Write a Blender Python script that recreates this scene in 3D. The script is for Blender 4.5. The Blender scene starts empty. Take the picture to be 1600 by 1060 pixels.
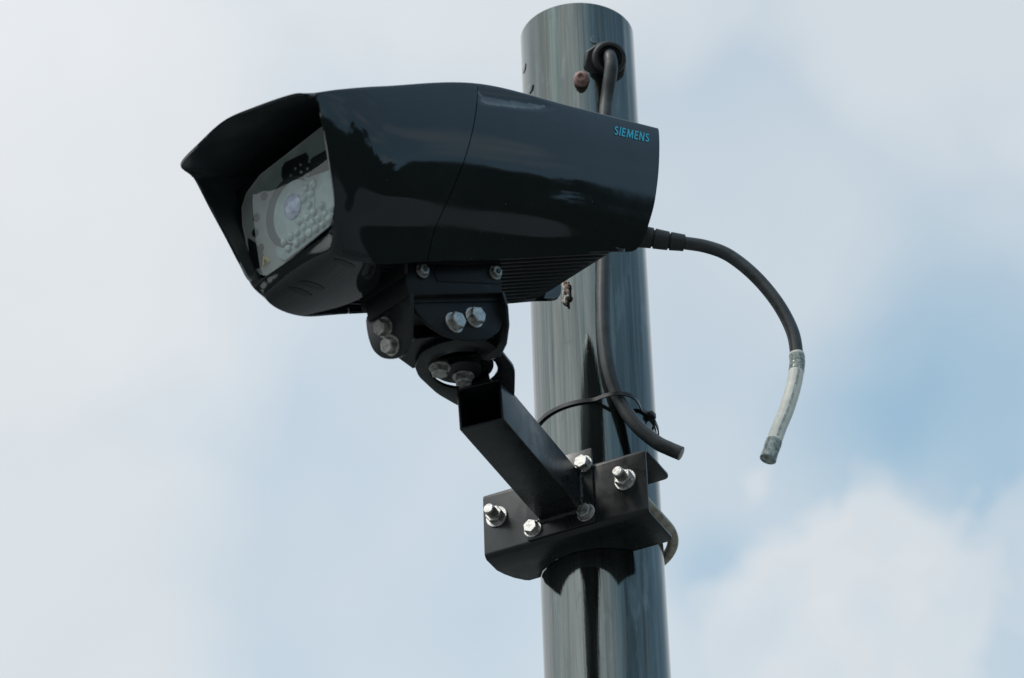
import bpy, bmesh, math, random
from mathutils import Vector, Matrix
from mathutils.bvhtree import BVHTree
random.seed(7)
R = math.radians
scene = bpy.context.scene
C = scene.collection
V = Vector

# ------------------------------------------------------------------ camera
U = 0.00061                      # one photo pixel at the pole, in metres
FPX = 5840.0
TH, RO = R(34.5), R(1.9)
X0 = V((1, 0, 0)); F_ = V((0, math.cos(TH), math.sin(TH))); U0 = V((0, -math.sin(TH), math.cos(TH)))
CR = X0*math.cos(RO) - U0*math.sin(RO)
CU = U0*math.cos(RO) + X0*math.sin(RO)
def rdir(px, py):
    return F_ + CR*((px-800)/FPX) + CU*((530-py)/FPX)
HP = 3.70                        # height of the pole point at mid frame
CP = V((0, 0, HP)) - rdir(924, 530)*(FPX*U)
cam = bpy.data.cameras.new('camera'); co = bpy.data.objects.new('camera', cam); C.objects.link(co)
cam.sensor_width = 36; cam.lens = 36*FPX/1600; cam.clip_start = 0.05; cam.clip_end = 3000
co.matrix_world = Matrix((( CR.x, CU.x, -F_.x, CP.x), (CR.y, CU.y, -F_.y, CP.y), (CR.z, CU.z, -F_.z, CP.z), (0,0,0,1)))
scene.camera = co
cam.dof.use_dof = True; cam.dof.focus_distance = FPX*U-0.17; cam.dof.aperture_fstop = 11

# ------------------------------------------------------------------ sky and sun
SUN_EL, SUN_AZ = R(52), R(-118)   # azimuth measured from +Y (away from the camera) towards +X
def sdir(el, az): return V((math.sin(az)*math.cos(el), math.cos(az)*math.cos(el), math.sin(el)))
w = bpy.data.worlds.new('World'); scene.world = w; w.use_nodes = True
nt = w.node_tree; nt.nodes.clear()
N = nt.nodes.new; LK = nt.links.new
def mth(tree, op, a, b=None, c=None, clamp=False):
    n = tree.nodes.new('ShaderNodeMath'); n.operation = op; n.use_clamp = clamp
    for i, v in enumerate((a, b, c)):
        if v is None: continue
        if isinstance(v, (int, float)): n.inputs[i].default_value = v
        else: tree.links.new(v, n.inputs[i])
    return n.outputs[0]
def mixc(tree, f, a, b, bt='MIX'):
    n = tree.nodes.new('ShaderNodeMix'); n.data_type = 'RGBA'; n.blend_type = bt
    for s, v in ((n.inputs[0], f), (n.inputs[6], a), (n.inputs[7], b)):
        if isinstance(v, (int, float)): s.default_value = v
        elif isinstance(v, tuple): s.default_value = (*v, 1)
        else: tree.links.new(v, s)
    return n.outputs[2]
def smooth(tree, v, lo, hi, a=0.0, b=1.0):
    n = tree.nodes.new('ShaderNodeMapRange'); n.interpolation_type = 'SMOOTHSTEP'
    tree.links.new(v, n.inputs[0]); n.inputs[1].default_value = lo; n.inputs[2].default_value = hi
    n.inputs[3].default_value = a; n.inputs[4].default_value = b
    return n.outputs[0]
def noise(tree, vec, scale, detail=4, rough=0.5, dist=0.0, stretch=None):
    n = tree.nodes.new('ShaderNodeTexNoise'); n.inputs['Scale'].default_value = scale
    n.inputs['Detail'].default_value = detail; n.inputs['Roughness'].default_value = rough
    n.inputs['Distortion'].default_value = dist
    if stretch:
        m = tree.nodes.new('ShaderNodeMapping'); m.inputs['Scale'].default_value = stretch
        tree.links.new(vec, m.inputs['Vector']); vec = m.outputs[0]
    tree.links.new(vec, n.inputs['Vector'])
    return n.outputs['Fac']
tc = N('ShaderNodeTexCoord'); dvec = tc.outputs['Generated']
sky = N('ShaderNodeTexSky'); sky.sky_type = 'NISHITA'; sky.sun_disc = False
sky.sun_elevation = SUN_EL; sky.sun_rotation = SUN_AZ
sky.air_density = 1.0; sky.dust_density = 1.6; sky.ozone_density = 2.0
def near_dir(px, py, r0, r1, nz=None, amp=0.0):
    """1 inside angular radius r0 (px) of a sky direction, 0 outside r1"""
    d = rdir(px, py).normalized()
    n = N('ShaderNodeVectorMath'); n.operation = 'DISTANCE'
    LK(dvec, n.inputs[0]); n.inputs[1].default_value = d
    v = n.outputs['Value']
    if nz is not None: v = mth(nt, 'ADD', v, mth(nt, 'MULTIPLY', mth(nt, 'SUBTRACT', nz, 0.5), amp))
    return smooth(nt, v, r0/FPX, r1/FPX, 1.0, 0.0)
n_big = noise(nt, dvec, 7.0, 5, 0.5, 0.3)
n_mid = noise(nt, dvec, 24.0, 3.5, 0.42, 0.15)
n_far = noise(nt, dvec, 2.2, 5, 0.5, 0.2)
# cloud cover: mostly cloud, thinner patches towards the right of the view
cov = smooth(nt, mth(nt, 'ADD', mth(nt, 'MULTIPLY', n_far, 0.7), mth(nt, 'MULTIPLY', n_big, 0.3)), 0.40, 0.56, 0.74, 0.98)
lft = near_dir(-350, 350, 500, 1700, n_mid, 0.09)
cov = mth(nt, 'MAXIMUM', cov, mth(nt, 'MULTIPLY', lft, 0.97))
def sub(c, m, k): return mth(nt, 'SUBTRACT', c, mth(nt, 'MULTIPLY', m, k), clamp=True)
def mx(c, m, k): return mth(nt, 'MAXIMUM', c, mth(nt, 'MULTIPLY', m, k))
rgt = N('ShaderNodeVectorMath'); rgt.operation = 'DOT_PRODUCT'; LK(dvec, rgt.inputs[0]); rgt.inputs[1].default_value = V((0.80, -0.18, 0.575)).normalized()
rf = smooth(nt, rgt.outputs['Value'], 0.35, 0.92, 1.0, 0.18)
puff = smooth(nt, noise(nt, dvec, 5.5, 6, 0.55, 0.5, (1, 1, 2.2)), 0.50, 0.70, 0.0, 0.6)
cov = mth(nt, 'ADD', mth(nt, 'MULTIPLY', cov, rf), mth(nt, 'MULTIPLY', puff, mth(nt, 'SUBTRACT', 1.0, rf)), clamp=True)
inview = near_dir(800, 530, 1100, 1700)
n_soft = noise(nt, dvec, 16.0, 2, 0.4, 0.0)
n_edge = noise(nt, dvec, 34.0, 7, 0.52, 0.25)
base = mth(nt, 'ADD', 0.67, mth(nt, 'MULTIPLY', mth(nt, 'SUBTRACT', n_soft, 0.5), 0.35))
base = mx(base, near_dir(-250, 150, 500, 1450, n_mid, 0.06), 0.93)
base = mx(base, near_dir(700, -500, 500, 1100, n_mid, 0.06), 0.86)
base = mx(base, near_dir(-100, 900, 300, 900, n_mid, 0.05), 0.88)
base = mx(base, near_dir(1550, -100, 200, 800, n_mid, 0.06), 0.82)
base = sub(base, near_dir(1560, 610, 20, 360, n_mid, 0.05), 0.31)
base = sub(base, near_dir(1320, 660, 20, 190, n_mid, 0.03), 0.14)
base = sub(base, near_dir(1100, 890, 10, 120, n_mid, 0.02), 0.22)
cl = mx(near_dir(1330, 960, 150, 380, n_edge, 0.08), near_dir(1180, 760, 30, 150, n_edge, 0.06), 0.9)
cl = mx(cl, near_dir(1620, 900, 60, 240, n_edge, 0.08), 0.8)
cl = mth(nt, 'MULTIPLY', cl, smooth(nt, n_edge, 0.3, 0.6, 0.84, 1.0))
base = mx(base, cl, 0.90)
cov = mth(nt, 'ADD', mth(nt, 'MULTIPLY', base, inview), mth(nt, 'MULTIPLY', cov, mth(nt, 'SUBTRACT', 1.0, inview)), clamp=True)
BG = 0.10
cloud = mixc(nt, smooth(nt, n_big, 0.3, 0.7), (7.5, 7.75, 7.95), (8.2, 8.35, 8.5))
# brighter veil of cloud towards the hidden sun
sd = sdir(SUN_EL, SUN_AZ)
dp = N('ShaderNodeVectorMath'); dp.operation = 'DOT_PRODUCT'; LK(dvec, dp.inputs[0]); dp.inputs[1].default_value = sd
glow = smooth(nt, dp.outputs['Value'], 0.2, 1.0, 1.0, 1.7)
gl = N('ShaderNodeVectorMath'); gl.operation = 'SCALE'; LK(cloud, gl.inputs[0]); LK(glow, gl.inputs['Scale'])
skc = mixc(nt, 1.0, sky.outputs[0], (1.5, 2.42, 2.1), 'MULTIPLY')
skc = mixc(nt, smooth(nt, rgt.outputs['Value'], 0.35, 0.92, 0.0, 0.60), skc, (2.9, 4.1, 5.5))
col = mixc(nt, cov, skc, gl.outputs[0])
tint = N('ShaderNodeMix'); tint.data_type = 'RGBA'; tint.blend_type = 'MULTIPLY'; LK(smooth(nt, rgt.outputs['Value'], 0.35, 0.92, 0.0, 0.8), tint.inputs[0]); LK(col, tint.inputs[6]); tint.inputs[7].default_value = (0.80, 0.94, 1.0, 1); col = tint.outputs[2]
# dark tree line low on the horizon all round
sp = N('ShaderNodeSeparateXYZ'); LK(dvec, sp.inputs[0])
n_tree = noise(nt, dvec, 6.0, 6, 0.65)
n_tr2 = noise(nt, dvec, 40.0, 4, 0.6)
lim = mth(nt, 'ADD', mth(nt, 'ADD', -0.16, smooth(nt, rgt.outputs['Value'], 0.3, 0.8, 0.0, 0.12)), mth(nt, 'ADD', mth(nt, 'MULTIPLY', n_tree, 0.62), mth(nt, 'MULTIPLY', n_tr2, 0.06)))
tree = smooth(nt, mth(nt, 'SUBTRACT', sp.outputs['Z'], lim), -0.004, 0.004, 1.0, 0.0)
treec = mixc(nt, n_tr2, (0.10, 0.15, 0.11), (0.45, 0.60, 0.45))
col = mixc(nt, tree, col, treec)
bg = N('ShaderNodeBackground'); bg.inputs['Strength'].default_value = BG; LK(col, bg.inputs[0])
wo = N('ShaderNodeOutputWorld'); LK(bg.outputs[0], wo.inputs[0])

sl = bpy.data.lights.new('sun', 'SUN'); sl.energy = 1.3; sl.angle = R(12); sl.color = (1.0, 0.96, 0.90)
so = bpy.data.objects.new('sun', sl); C.objects.link(so); so.location = (0, 0, 8)
so.rotation_euler = (-sd).to_track_quat('-Z', 'Y').to_euler()

vs = scene.view_settings
scene.display_settings.display_device = 'sRGB'
vs.view_transform = 'Standard'; vs.look = 'None'; vs.gamma = 1; vs.use_curve_mapping = False
vs.exposure = 0.0

# ------------------------------------------------------------------ materials
def mat(name, col, rough=0.4, metal=0.0, coat=0.0, spec=0.5, var=0.0, vscale=30, bump=0.0, bscale=200, stretch=None, rvar=0.0, col2=None):
    m = bpy.data.materials.new(name); m.use_nodes = True; t = m.node_tree
    b = t.nodes['Principled BSDF']
    b.inputs['Base Color'].default_value = (*col, 1); b.inputs['Roughness'].default_value = rough
    b.inputs['Metallic'].default_value = metal; b.inputs['Coat Weight'].default_value = coat
    b.inputs['Coat Roughness'].default_value = 0.04
    b.inputs['Specular IOR Level'].default_value = spec
    tcn = t.nodes.new('ShaderNodeTexCoord'); vec = tcn.outputs['Object']
    if var or rvar:
        nz = noise(t, vec, vscale, 6, 0.6, 0.2, stretch)
        s = smooth(t, nz, 0.32, 0.68)
        if var:
            c2 = col2 or tuple(min(1, c*(1+var)) for c in col)
            c1 = col if col2 else tuple(c*(1-var) for c in col)
            t.links.new(mixc(t, s, c1, c2), b.inputs['Base Color'])
        if rvar:
            t.links.new(mth(t, 'ADD', rough, mth(t, 'MULTIPLY', s, rvar)), b.inputs['Roughness'])
    if bump:
        nb = noise(t, vec, bscale, 3, 0.5)
        bn = t.nodes.new('ShaderNodeBump'); bn.inputs['Strength'].default_value = bump; bn.inputs['Distance'].default_value = 0.001
        t.links.new(nb, bn.inputs['Height']); t.links.new(bn.outputs[0], b.inputs['Normal'])
    return m
M = {}
M['gloss'] = mat('gloss_black_shell', (0.010, 0.013, 0.015), 0.045, rvar=0.05, vscale=14, spec=0.55, bump=0.10, bscale=26)
M['satin'] = mat('satin_black_coat', (0.008, 0.010, 0.011), 0.24, var=0.25, rvar=0.12, vscale=60, bump=0.05, bscale=900, spec=0.5)
M['joint'] = mat('black_coat_worn', (0.007, 0.008, 0.009), 0.44, var=0.3, rvar=0.12, vscale=70, spec=0.28, bump=0.06, bscale=800)
M['fin'] = mat('cast_black', (0.006, 0.007, 0.008), 0.45, var=0.2, bump=0.1, bscale=500)
M['steel'] = mat('zinc_steel', (0.52, 0.51, 0.49), 0.34, 1.0, var=0.35, vscale=260, rvar=0.2, bump=0.25, bscale=700)
M['steel_dull'] = mat('dull_steel', (0.42, 0.41, 0.38), 0.42, 1.0, var=0.4, vscale=220, rvar=0.2, bump=0.3, bscale=700)
M['ubolt'] = mat('stained_steel', (0.42, 0.38, 0.32), 0.45, 1.0, var=0.35, vscale=120, rvar=0.2)
M['rubber'] = mat('black_rubber', (0.022, 0.024, 0.025), 0.5, var=0.3, vscale=120, bump=0.15, bscale=500)
M['cable'] = mat('weathered_cable', (0.035, 0.040, 0.042), 0.42, var=0.35, vscale=70, bump=0.12, bscale=400)
M['plastic'] = mat('nylon_black', (0.012, 0.012, 0.013), 0.35)
M['white'] = mat('white_sleeve', (0.90, 0.88, 0.79), 0.45, var=0.10, vscale=90)
M['tape'] = mat('grey_clear_tape', (0.32, 0.36, 0.34), 0.25, var=0.5, vscale=260, bump=0.5, bscale=260)
M['pink'] = mat('pink_brown_plug', (0.36, 0.22, 0.19), 0.5, var=0.35, vscale=180)
M['teal'] = mat('teal_lettering', (0.02, 0.50, 0.68), 0.35)
M['plate'] = mat('grey_sensor_plate', (0.42, 0.42, 0.40), 0.45, var=0.12, vscale=40)
M['ledpanel'] = mat('clouded_led_window', (0.52, 0.60, 0.58), 0.3, var=0.18, vscale=45)
M['led'] = mat('led_lens', (0.60, 0.67, 0.64), 0.15, var=0.25, vscale=300, spec=0.8)
M['dark'] = mat('matt_black', (0.006, 0.007, 0.008), 0.35)
M['lens'] = mat('violet_coated_lens', (0.55, 0.56, 0.85), 0.15, var=0.35, vscale=220, spec=0.8)
M['lensring'] = mat('dark_lens_ring', (0.03, 0.036, 0.037), 0.3)
M['yellow'] = mat('yellow_label', (0.80, 0.60, 0.04), 0.5)
M['brown'] = mat('dry_brown', (0.26, 0.15, 0.11), 0.8, var=0.5, vscale=300)
M['pale'] = mat('pale_fibre', (0.45, 0.43, 0.40), 0.8)
M['ground'] = mat('asphalt', (0.14, 0.15, 0.15), 0.9, var=0.3, vscale=2.0)
# clear window
g = bpy.data.materials.new('clear_window'); g.use_nodes = True; t = g.node_tree; t.nodes.clear()
tr = t.nodes.new('ShaderNodeBsdfTransparent'); tr.inputs[0].default_value = (0.86, 0.90, 0.90, 1)
gs = t.nodes.new('ShaderNodeBsdfGlossy'); gs.inputs['Roughness'].default_value = 0.02
fr = t.nodes.new('ShaderNodeFresnel'); fr.inputs[0].default_value = 1.5
ms = t.nodes.new('ShaderNodeMixShader'); ou = t.nodes.new('ShaderNodeOutputMaterial')
gg = t.nodes.new('ShaderNodeNewGeometry'); t.links.new(mth(t, 'MULTIPLY', fr.outputs[0], mth(t, 'SUBTRACT', 1.0, gg.outputs['Backfacing'])), ms.inputs[0]); t.links.new(tr.outputs[0], ms.inputs[1]); t.links.new(gs.outputs[0], ms.inputs[2]); t.links.new(ms.outputs[0], ou.inputs[0])
M['glass'] = g
M['inner_lit'] = mat('shell_inside_lit', (0.040, 0.050, 0.054), 0.3, var=0.2, vscale=30)  # shell inside painted lighter, in place of light reflected within the hood
M['scoop'] = mat('scoop_sheen_grey', (0.10, 0.125, 0.135), 0.4, var=0.25, vscale=60)  # lighter grey stands in for sky reflected in the scoop
def weather(m, dust, s_lo, s_hi, scale, k):
    """thin dirt film and small specks lying on a surface"""
    t = m.node_tree; b = t.nodes['Principled BSDF']; vec = t.nodes.new('ShaderNodeTexCoord').outputs['Object']
    sp1 = smooth(t, noise(t, vec, scale, 2, 0.5), s_lo, s_hi, 0.0, 0.6)
    film = smooth(t, noise(t, vec, 9, 7, 0.7, 0.6, (1, 1, 0.45)), 0.45, 0.75, 0.0, k)
    f = mth(t, 'ADD', sp1, film, clamp=True)
    src = b.inputs['Base Color'].links[0].from_socket if b.inputs['Base Color'].links else None
    base_ = src if src else tuple(b.inputs['Base Color'].default_value)[:3]
    t.links.new(mixc(t, f, base_, dust), b.inputs['Base Color'])
    rs = b.inputs['Roughness'].links[0].from_socket if b.inputs['Roughness'].links else b.inputs['Roughness'].default_value
    t.links.new(mth(t, 'ADD', rs, mth(t, 'MULTIPLY', f, 0.35), clamp=True), b.inputs['Roughness'])
weather(M['gloss'], (0.10, 0.105, 0.10), 0.74, 0.80, 330, 0.07)
weather(M['satin'], (0.10, 0.10, 0.095), 0.74, 0.82, 300, 0.06)
weather(M['joint'], (0.10, 0.09, 0.08), 0.72, 0.80, 300, 0.10)
weather(M['cable'], (0.10, 0.10, 0.095), 0.72, 0.80, 260, 0.18)
# galvanised pole: streaked along its length
def pole_mat():
    m = bpy.data.materials.new('galvanised_streaked'); m.use_nodes = True; t = m.node_tree
    b = t.nodes['Principled BSDF']; b.inputs['Metallic'].default_value = 0.92
    tcn = t.nodes.new('ShaderNodeTexCoord'); vec = tcn.outputs['Object']
    s1 = noise(t, vec, 1.0, 4, 0.55, 0.0, (110, 110, 1.6))
    s2 = noise(t, vec, 1.0, 6, 0.65, 0.0, (520, 520, 11.0))
    s3 = noise(t, vec, 1.0, 4, 0.6, 0.3, (45, 45, 12))
    wob = noise(t, vec, 1.0, 5, 0.7, 0.0, (600, 600, 120))
    f = mth(t, 'ADD', mth(t, 'MULTIPLY', smooth(t, s1, 0.34, 0.66), 0.60), mth(t, 'MULTIPLY', smooth(t, s2, 0.3, 0.7), 0.40))
    c = mixc(t, f, (0.070, 0.081, 0.081), (0.180, 0.199, 0.190))
    c = mixc(t, smooth(t, s3, 0.58, 0.72, 0.0, 0.35), c, (0.30, 0.32, 0.31))
    blot = noise(t, vec, 1.0, 6, 0.7, 0.6, (60, 60, 30)); c = mixc(t, smooth(t, blot, 0.60, 0.68, 0.0, 0.35), c, (0.10, 0.11, 0.10))
    t.links.new(c, b.inputs['Base Color'])
    t.links.new(mth(t, 'ADD', 0.03, mth(t, 'MULTIPLY', s2, 0.07)), b.inputs['Roughness'])
    bn = t.nodes.new('ShaderNodeBump'); bn.inputs['Strength'].default_value = 0.11; bn.inputs['Distance'].default_value = 0.0006
    h = mth(t, 'ADD', s2, mth(t, 'MULTIPLY', wob, 0.35))
    t.links.new(h, bn.inputs['Height']); t.links.new(bn.outputs[0], b.inputs['Normal'])
    return m
M['pole'] = pole_mat()

# ------------------------------------------------------------------ helpers
def finish(name, bm, m, parent=None, smooth_ang=None, bevel=None, bseg=2, solid=None, boolean=None):
    """link a bmesh given in world coordinates as one object (child of an Empty at its location)"""
    bmesh.ops.recalc_face_normals(bm, faces=bm.faces)
    off = V((0, 0, 0))
    if parent is not None:
        p = parent
        while p is not None: off += p.location; p = p.parent
    else:
        off = sum((v.co for v in bm.verts), V((0, 0, 0)))/len(bm.verts)
    for v in bm.verts: v.co -= off
    me = bpy.data.meshes.new(name); bm.to_mesh(me); bm.free()
    o = bpy.data.objects.new(name, me); C.objects.link(o)
    if parent is not None: o.parent = parent
    else: o.location = off
    ms_ = m if isinstance(m, (list, tuple)) else [m]
    for q in ms_: me.materials.append(q)
    if solid:
        s = o.modifiers.new('solid', 'SOLIDIFY'); s.thickness = solid; s.offset = -1; s.use_even_offset = True; s.material_offset = 1 if name == 'front_shell' else 0
    if bevel:
        b = o.modifiers.new('bevel', 'BEVEL'); b.width = bevel; b.segments = bseg; b.limit_method = 'ANGLE'; b.angle_limit = R(35)
        b.harden_normals = False
    if boolean is not None:
        bo = o.modifiers.new('cut', 'BOOLEAN'); bo.operation = 'DIFFERENCE'; bo.object = boolean; bo.solver = 'EXACT'
    if solid or bevel or boolean is not None:
        dg_ = bpy.context.evaluated_depsgraph_get(); dg_.update()
        m2 = bpy.data.meshes.new_from_object(o.evaluated_get(dg_)); o.modifiers.clear(); o.data = m2; m2.name = name; me = m2
    if smooth_ang is not None:
        for p in me.polygons: p.use_smooth = True
        me.set_sharp_from_angle(angle=R(smooth_ang))
    return o
def empty(name, loc, label=None, cat=None, group=None):
    o = bpy.data.objects.new(name, None); C.objects.link(o); o.location = loc; o.empty_display_size = 0.05
    if label: o['label'] = label; o['category'] = cat
    if group: o['group'] = group
    return o
def tag(o, label, cat, group=None):
    o['label'] = label; o['category'] = cat
    if group: o['group'] = group
def frame(ax):
    ax = ax.normalized(); t = V((0, 0, 1)) if abs(ax.z) < 0.9 else V((1, 0, 0))
    a = ax.cross(t).normalized(); return a, ax.cross(a).normalized(), ax
def cyl(bm, p, q, r0, r1=None, seg=24, rot=0.0, caps=True):
    r1 = r0 if r1 is None else r1
    a, b, ax = frame(q-p)
    A = []; B = []
    for i in range(seg):
        t = 2*math.pi*i/seg + rot; d = a*math.cos(t)+b*math.sin(t)
        A.append(bm.verts.new(p+d*r0)); B.append(bm.verts.new(q+d*r1))
    for i in range(seg):
        j = (i+1) % seg; bm.faces.new((A[i], A[j], B[j], B[i]))
    if caps: bm.faces.new(A[::-1]); bm.faces.new(B)
def lathe(bm, p, ax, prof, seg=32, rot=0.0):
    """prof: list of (distance along ax, radius)"""
    a, b, ax = frame(ax); rings = []
    for d, r in prof:
        rings.append([bm.verts.new(p+ax*d+(a*math.cos(2*math.pi*i/seg+rot)+b*math.sin(2*math.pi*i/seg+rot))*r) for i in range(seg)])
    for k in range(len(rings)-1):
        for i in range(seg):
            j = (i+1) % seg; bm.faces.new((rings[k][i], rings[k][j], rings[k+1][j], rings[k+1][i]))
    bm.faces.new(rings[0][::-1]); bm.faces.new(rings[-1])
def chaikin(p, n=2, q=0.22):
    for _ in range(n):
        o = []
        for i in range(len(p)):
            a, b = V((*p[i], 0)), V((*p[(i+1) % len(p)], 0))
            o += [tuple(a.lerp(b, q))[:2], tuple(a.lerp(b, 1-q))[:2]]
        p = o
    return p
def prism(bm, pts, d):
    """extrude a planar polygon (world points) by vector d"""
    A = [bm.verts.new(p) for p in pts]; B = [bm.verts.new(p+d) for p in pts]
    bm.faces.new(A); bm.faces.new(B[::-1])
    n = len(pts)
    for i in range(n): bm.faces.new((A[i], B[i], B[(i+1) % n], A[(i+1) % n]))
def box(bm, o, ax, ay, az, sx, sy, sz):
    vs_ = [bm.verts.new(o+ax*(sx*i)+ay*(sy*j)+az*(sz*k)) for i in (-.5, .5) for j in (-.5, .5) for k in (-.5, .5)]
    for f in ((0,1,3,2), (4,6,7,5), (0,4,5,1), (2,3,7,6), (0,2,6,4), (1,5,7,3)): bm.faces.new([vs_[i] for i in f])
def crom(p0, p1, p2, p3, t):
    return 0.5*((2*p1)+(p2-p0)*t+(2*p0-5*p1+4*p2-p3)*t*t+(3*p1-p0-3*p2+p3)*t*t*t)
def spline(pts, n):
    out = []
    for i in range(len(pts)-1):
        p0 = pts[i-1] if i else pts[0]*2-pts[1]; p3 = pts[i+2] if i+2 < len(pts) else pts[-1]*2-pts[-2]
        for k in range(n): out.append(crom(p0, pts[i], pts[i+1], p3, k/n))
    out.append(pts[-1].copy()); return out
def tube(bm, pts, rad, seg=16, caps=True):
    """rad: float or function(i, n)"""
    rings = []; n = len(pts); up = None
    for i, p in enumerate(pts):
        t = (pts[min(i+1, n-1)]-pts[max(i-1, 0)]).normalized()
        if up is None: up = frame(t)[0]
        up = (up - t*up.dot(t)).normalized(); b = t.cross(up)
        r = rad(i, n) if callable(rad) else rad
        rings.append([bm.verts.new(p+(up*math.cos(2*math.pi*k/seg)+b*math.sin(2*math.pi*k/seg))*r) for k in range(seg)])
    for i in range(n-1):
        for k in range(seg):
            j = (k+1) % seg; bm.faces.new((rings[i][k], rings[i][j], rings[i+1][j], rings[i+1][k]))
    if caps: bm.faces.new(rings[0][::-1]); bm.faces.new(rings[-1])
def onplane(px, py, p0, n):
    d = rdir(px, py); return CP + d*((p0-CP).dot(n)/d.dot(n))
def atY(px, py, y): return onplane(px, py, V((0, y, 0)), V((0, 1, 0)))
def proj(P):
    d = P-CP; z = d.dot(F_); return (800+FPX*d.dot(CR)/z, 530-FPX*d.dot(CU)/z)
def onpole(px, py, r):
    d = rdir(px, py); a = d.x**2+d.y**2; b = 2*(CP.x*d.x+CP.y*d.y); c = CP.x**2+CP.y**2-r*r
    disc = b*b-4*a*c
    s = (-b-math.sqrt(max(disc, 0)))/(2*a) if disc > 0 else -b/(2*a)
    return CP+d*s
def bolt(name, p, ax, r, m, parent, h=None, washer=True, stud=0.0, rot=0.2, nut2=False):
    """hexagon head on a washer, standing on the surface at p"""
    ax = ax.normalized(); h = h or r*0.85; bm = bmesh.new(); z = 0.0
    if washer:
        lathe(bm, p, ax, [(-0.0003, r*1.24), (r*0.16, r*1.24), (r*0.2, r*1.18), (r*0.2, r*0.9)], 28); z = r*0.2
    c = r*0.93
    lathe(bm, p, ax, [(z, r), (z+h*0.86, r), (z+h, r*0.90)], 6, rot)
    if stud:
        zz = z+h; prof = []
        k = 0; L = stud
        while k*0.0011 < L: prof.append((zz+k*0.0011, r*0.52 if k % 2 else r*0.60)); k += 1
        prof.append((zz+L, r*0.5)); lathe(bm, p, ax, prof, 20)
    return finish(name, bm, m, parent, 30)

# ------------------------------------------------------------------ ground
bm = bmesh.new(); bmesh.ops.create_grid(bm, x_segments=8, y_segments=8, size=400)
go = finish('ground', bm, M['ground']); go['kind'] = 'structure'

# ------------------------------------------------------------------ pole
PR = 93.5*U
ztop = onpole(899, 3, PR).z
pole = empty('metal_pole', (0, 0, 0), 'tall round galvanised grey steel pole with streaky weathered surface', 'pole')
bm = bmesh.new()
rings = [(0.0, PR), (1.5, PR), (2.6, PR), (3.0, PR)] + [(3.0+i*0.1, PR) for i in range(1, 30) if 3.0+i*0.1 < ztop-0.01] + [(ztop-0.0015, PR), (ztop, PR-0.0015), (ztop, PR-0.006), (ztop-0.03, PR-0.006)]
lathe(bm, V((0, 0, 0)), V((0, 0, 1)), rings, 128)
shaft = finish('shaft', bm, M['pole'], pole, 40)
def pole_boss(px, py, r, h, m, name='rivet'):
    h *= 0.5
    p = onpole(px, py, PR); ax = V((p.x, p.y, 0)).normalized()
    bm = bmesh.new(); lathe(bm, p-ax*0.001, ax, [(0, r), (0.001+h*0.5, r), (0.001+h*0.85, r*0.8), (0.001+h, r*0.4)], 24)
    return finish(name, bm, m, pole, 50)
pole_boss(819, 107, 9*U, 3*U, M['pole']); pole_boss(930, 63, 9*U, 3*U, M['pole'])
p = onpole(829, 139, PR)
bolt('hex_plug', p, V((p.x, p.y, 0)), 9*U, M['pole'], pole, h=1.8*U, washer=False)

# ------------------------------------------------------------------ pole clamp bracket frame
TB = R(25.5)
mB = V((-math.sin(TB), -math.cos(TB), 0)); wB = V((math.cos(TB), -math.sin(TB), 0)); Z = V((0, 0, 1))
DF = 145*U
corners = [(754, 773), (1008, 698), (1013, 805), (757, 868)]
pc = [onplane(x, y, mB*DF, mB) for x, y in corners]
cB = sum(pc, V())/4
hw = ((pc[1]-pc[0]).dot(wB)+(pc[2]-pc[3]).dot(wB))/4; hz = ((pc[0]-pc[3]).z+(pc[1]-pc[2]).z)/4
cw = cB.dot(wB)
print('BRACKET centre w', cw/U, 'z', cB.z, 'hw', hw/U, 'hz', hz/U)
def bp(w_, d, z): return wB*w_ + mB*d + V((0, 0, z))     # bracket space to world
mount = empty('camera_mount', bp(cw, DF, cB.z), 'black steel tilt and swivel arm bracket clamped to the pole below the camera', 'camera mount')
# C channel: face plus two notched flanges
T = 4*U*1.1
bm = bmesh.new()
zc = cB.z
cw2 = cw
def fl_poly(zf, chL):
    x0, x1 = cw2-hw, cw2+hw; dI = DF-90*U
    pts = [(x0, DF-6*U)]
    # rounded outer corner on the left
    for q_ in ((0, 50), (5, 34), (13, 18), (24, 4), (30, 0)): pts.append((x0+q_[0]*U, dI+q_[1]*U))
    # notch following the pole
    rr = PR+0.8*U; t0 = math.asin(dI/rr); st_ = (math.pi-2*t0)/5
    pts.append((-rr*math.cos(t0), dI))
    for k in range(5):
        a = math.pi-t0-st_*(k+0.5) if dI < rr else 0; pts.append((rr/math.cos(st_/2)*math.cos(a), rr/math.cos(st_/2)*math.sin(a)))
    pts.append((rr*math.cos(t0), dI))
    for k in range(7):
        a = math.pi/2*(1-k/6); r = 10*U
        pts.append((x1-r+r*math.cos(a), dI+r-r*math.sin(a)))
    pts.append((x1, DF-6*U))
    return [bp(a, b, zf) for a, b in pts]
prism(bm, fl_poly(zc-hz, 1.0), Z*T)
prism(bm, fl_poly(zc+hz-T, 1.0), Z*T)
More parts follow.
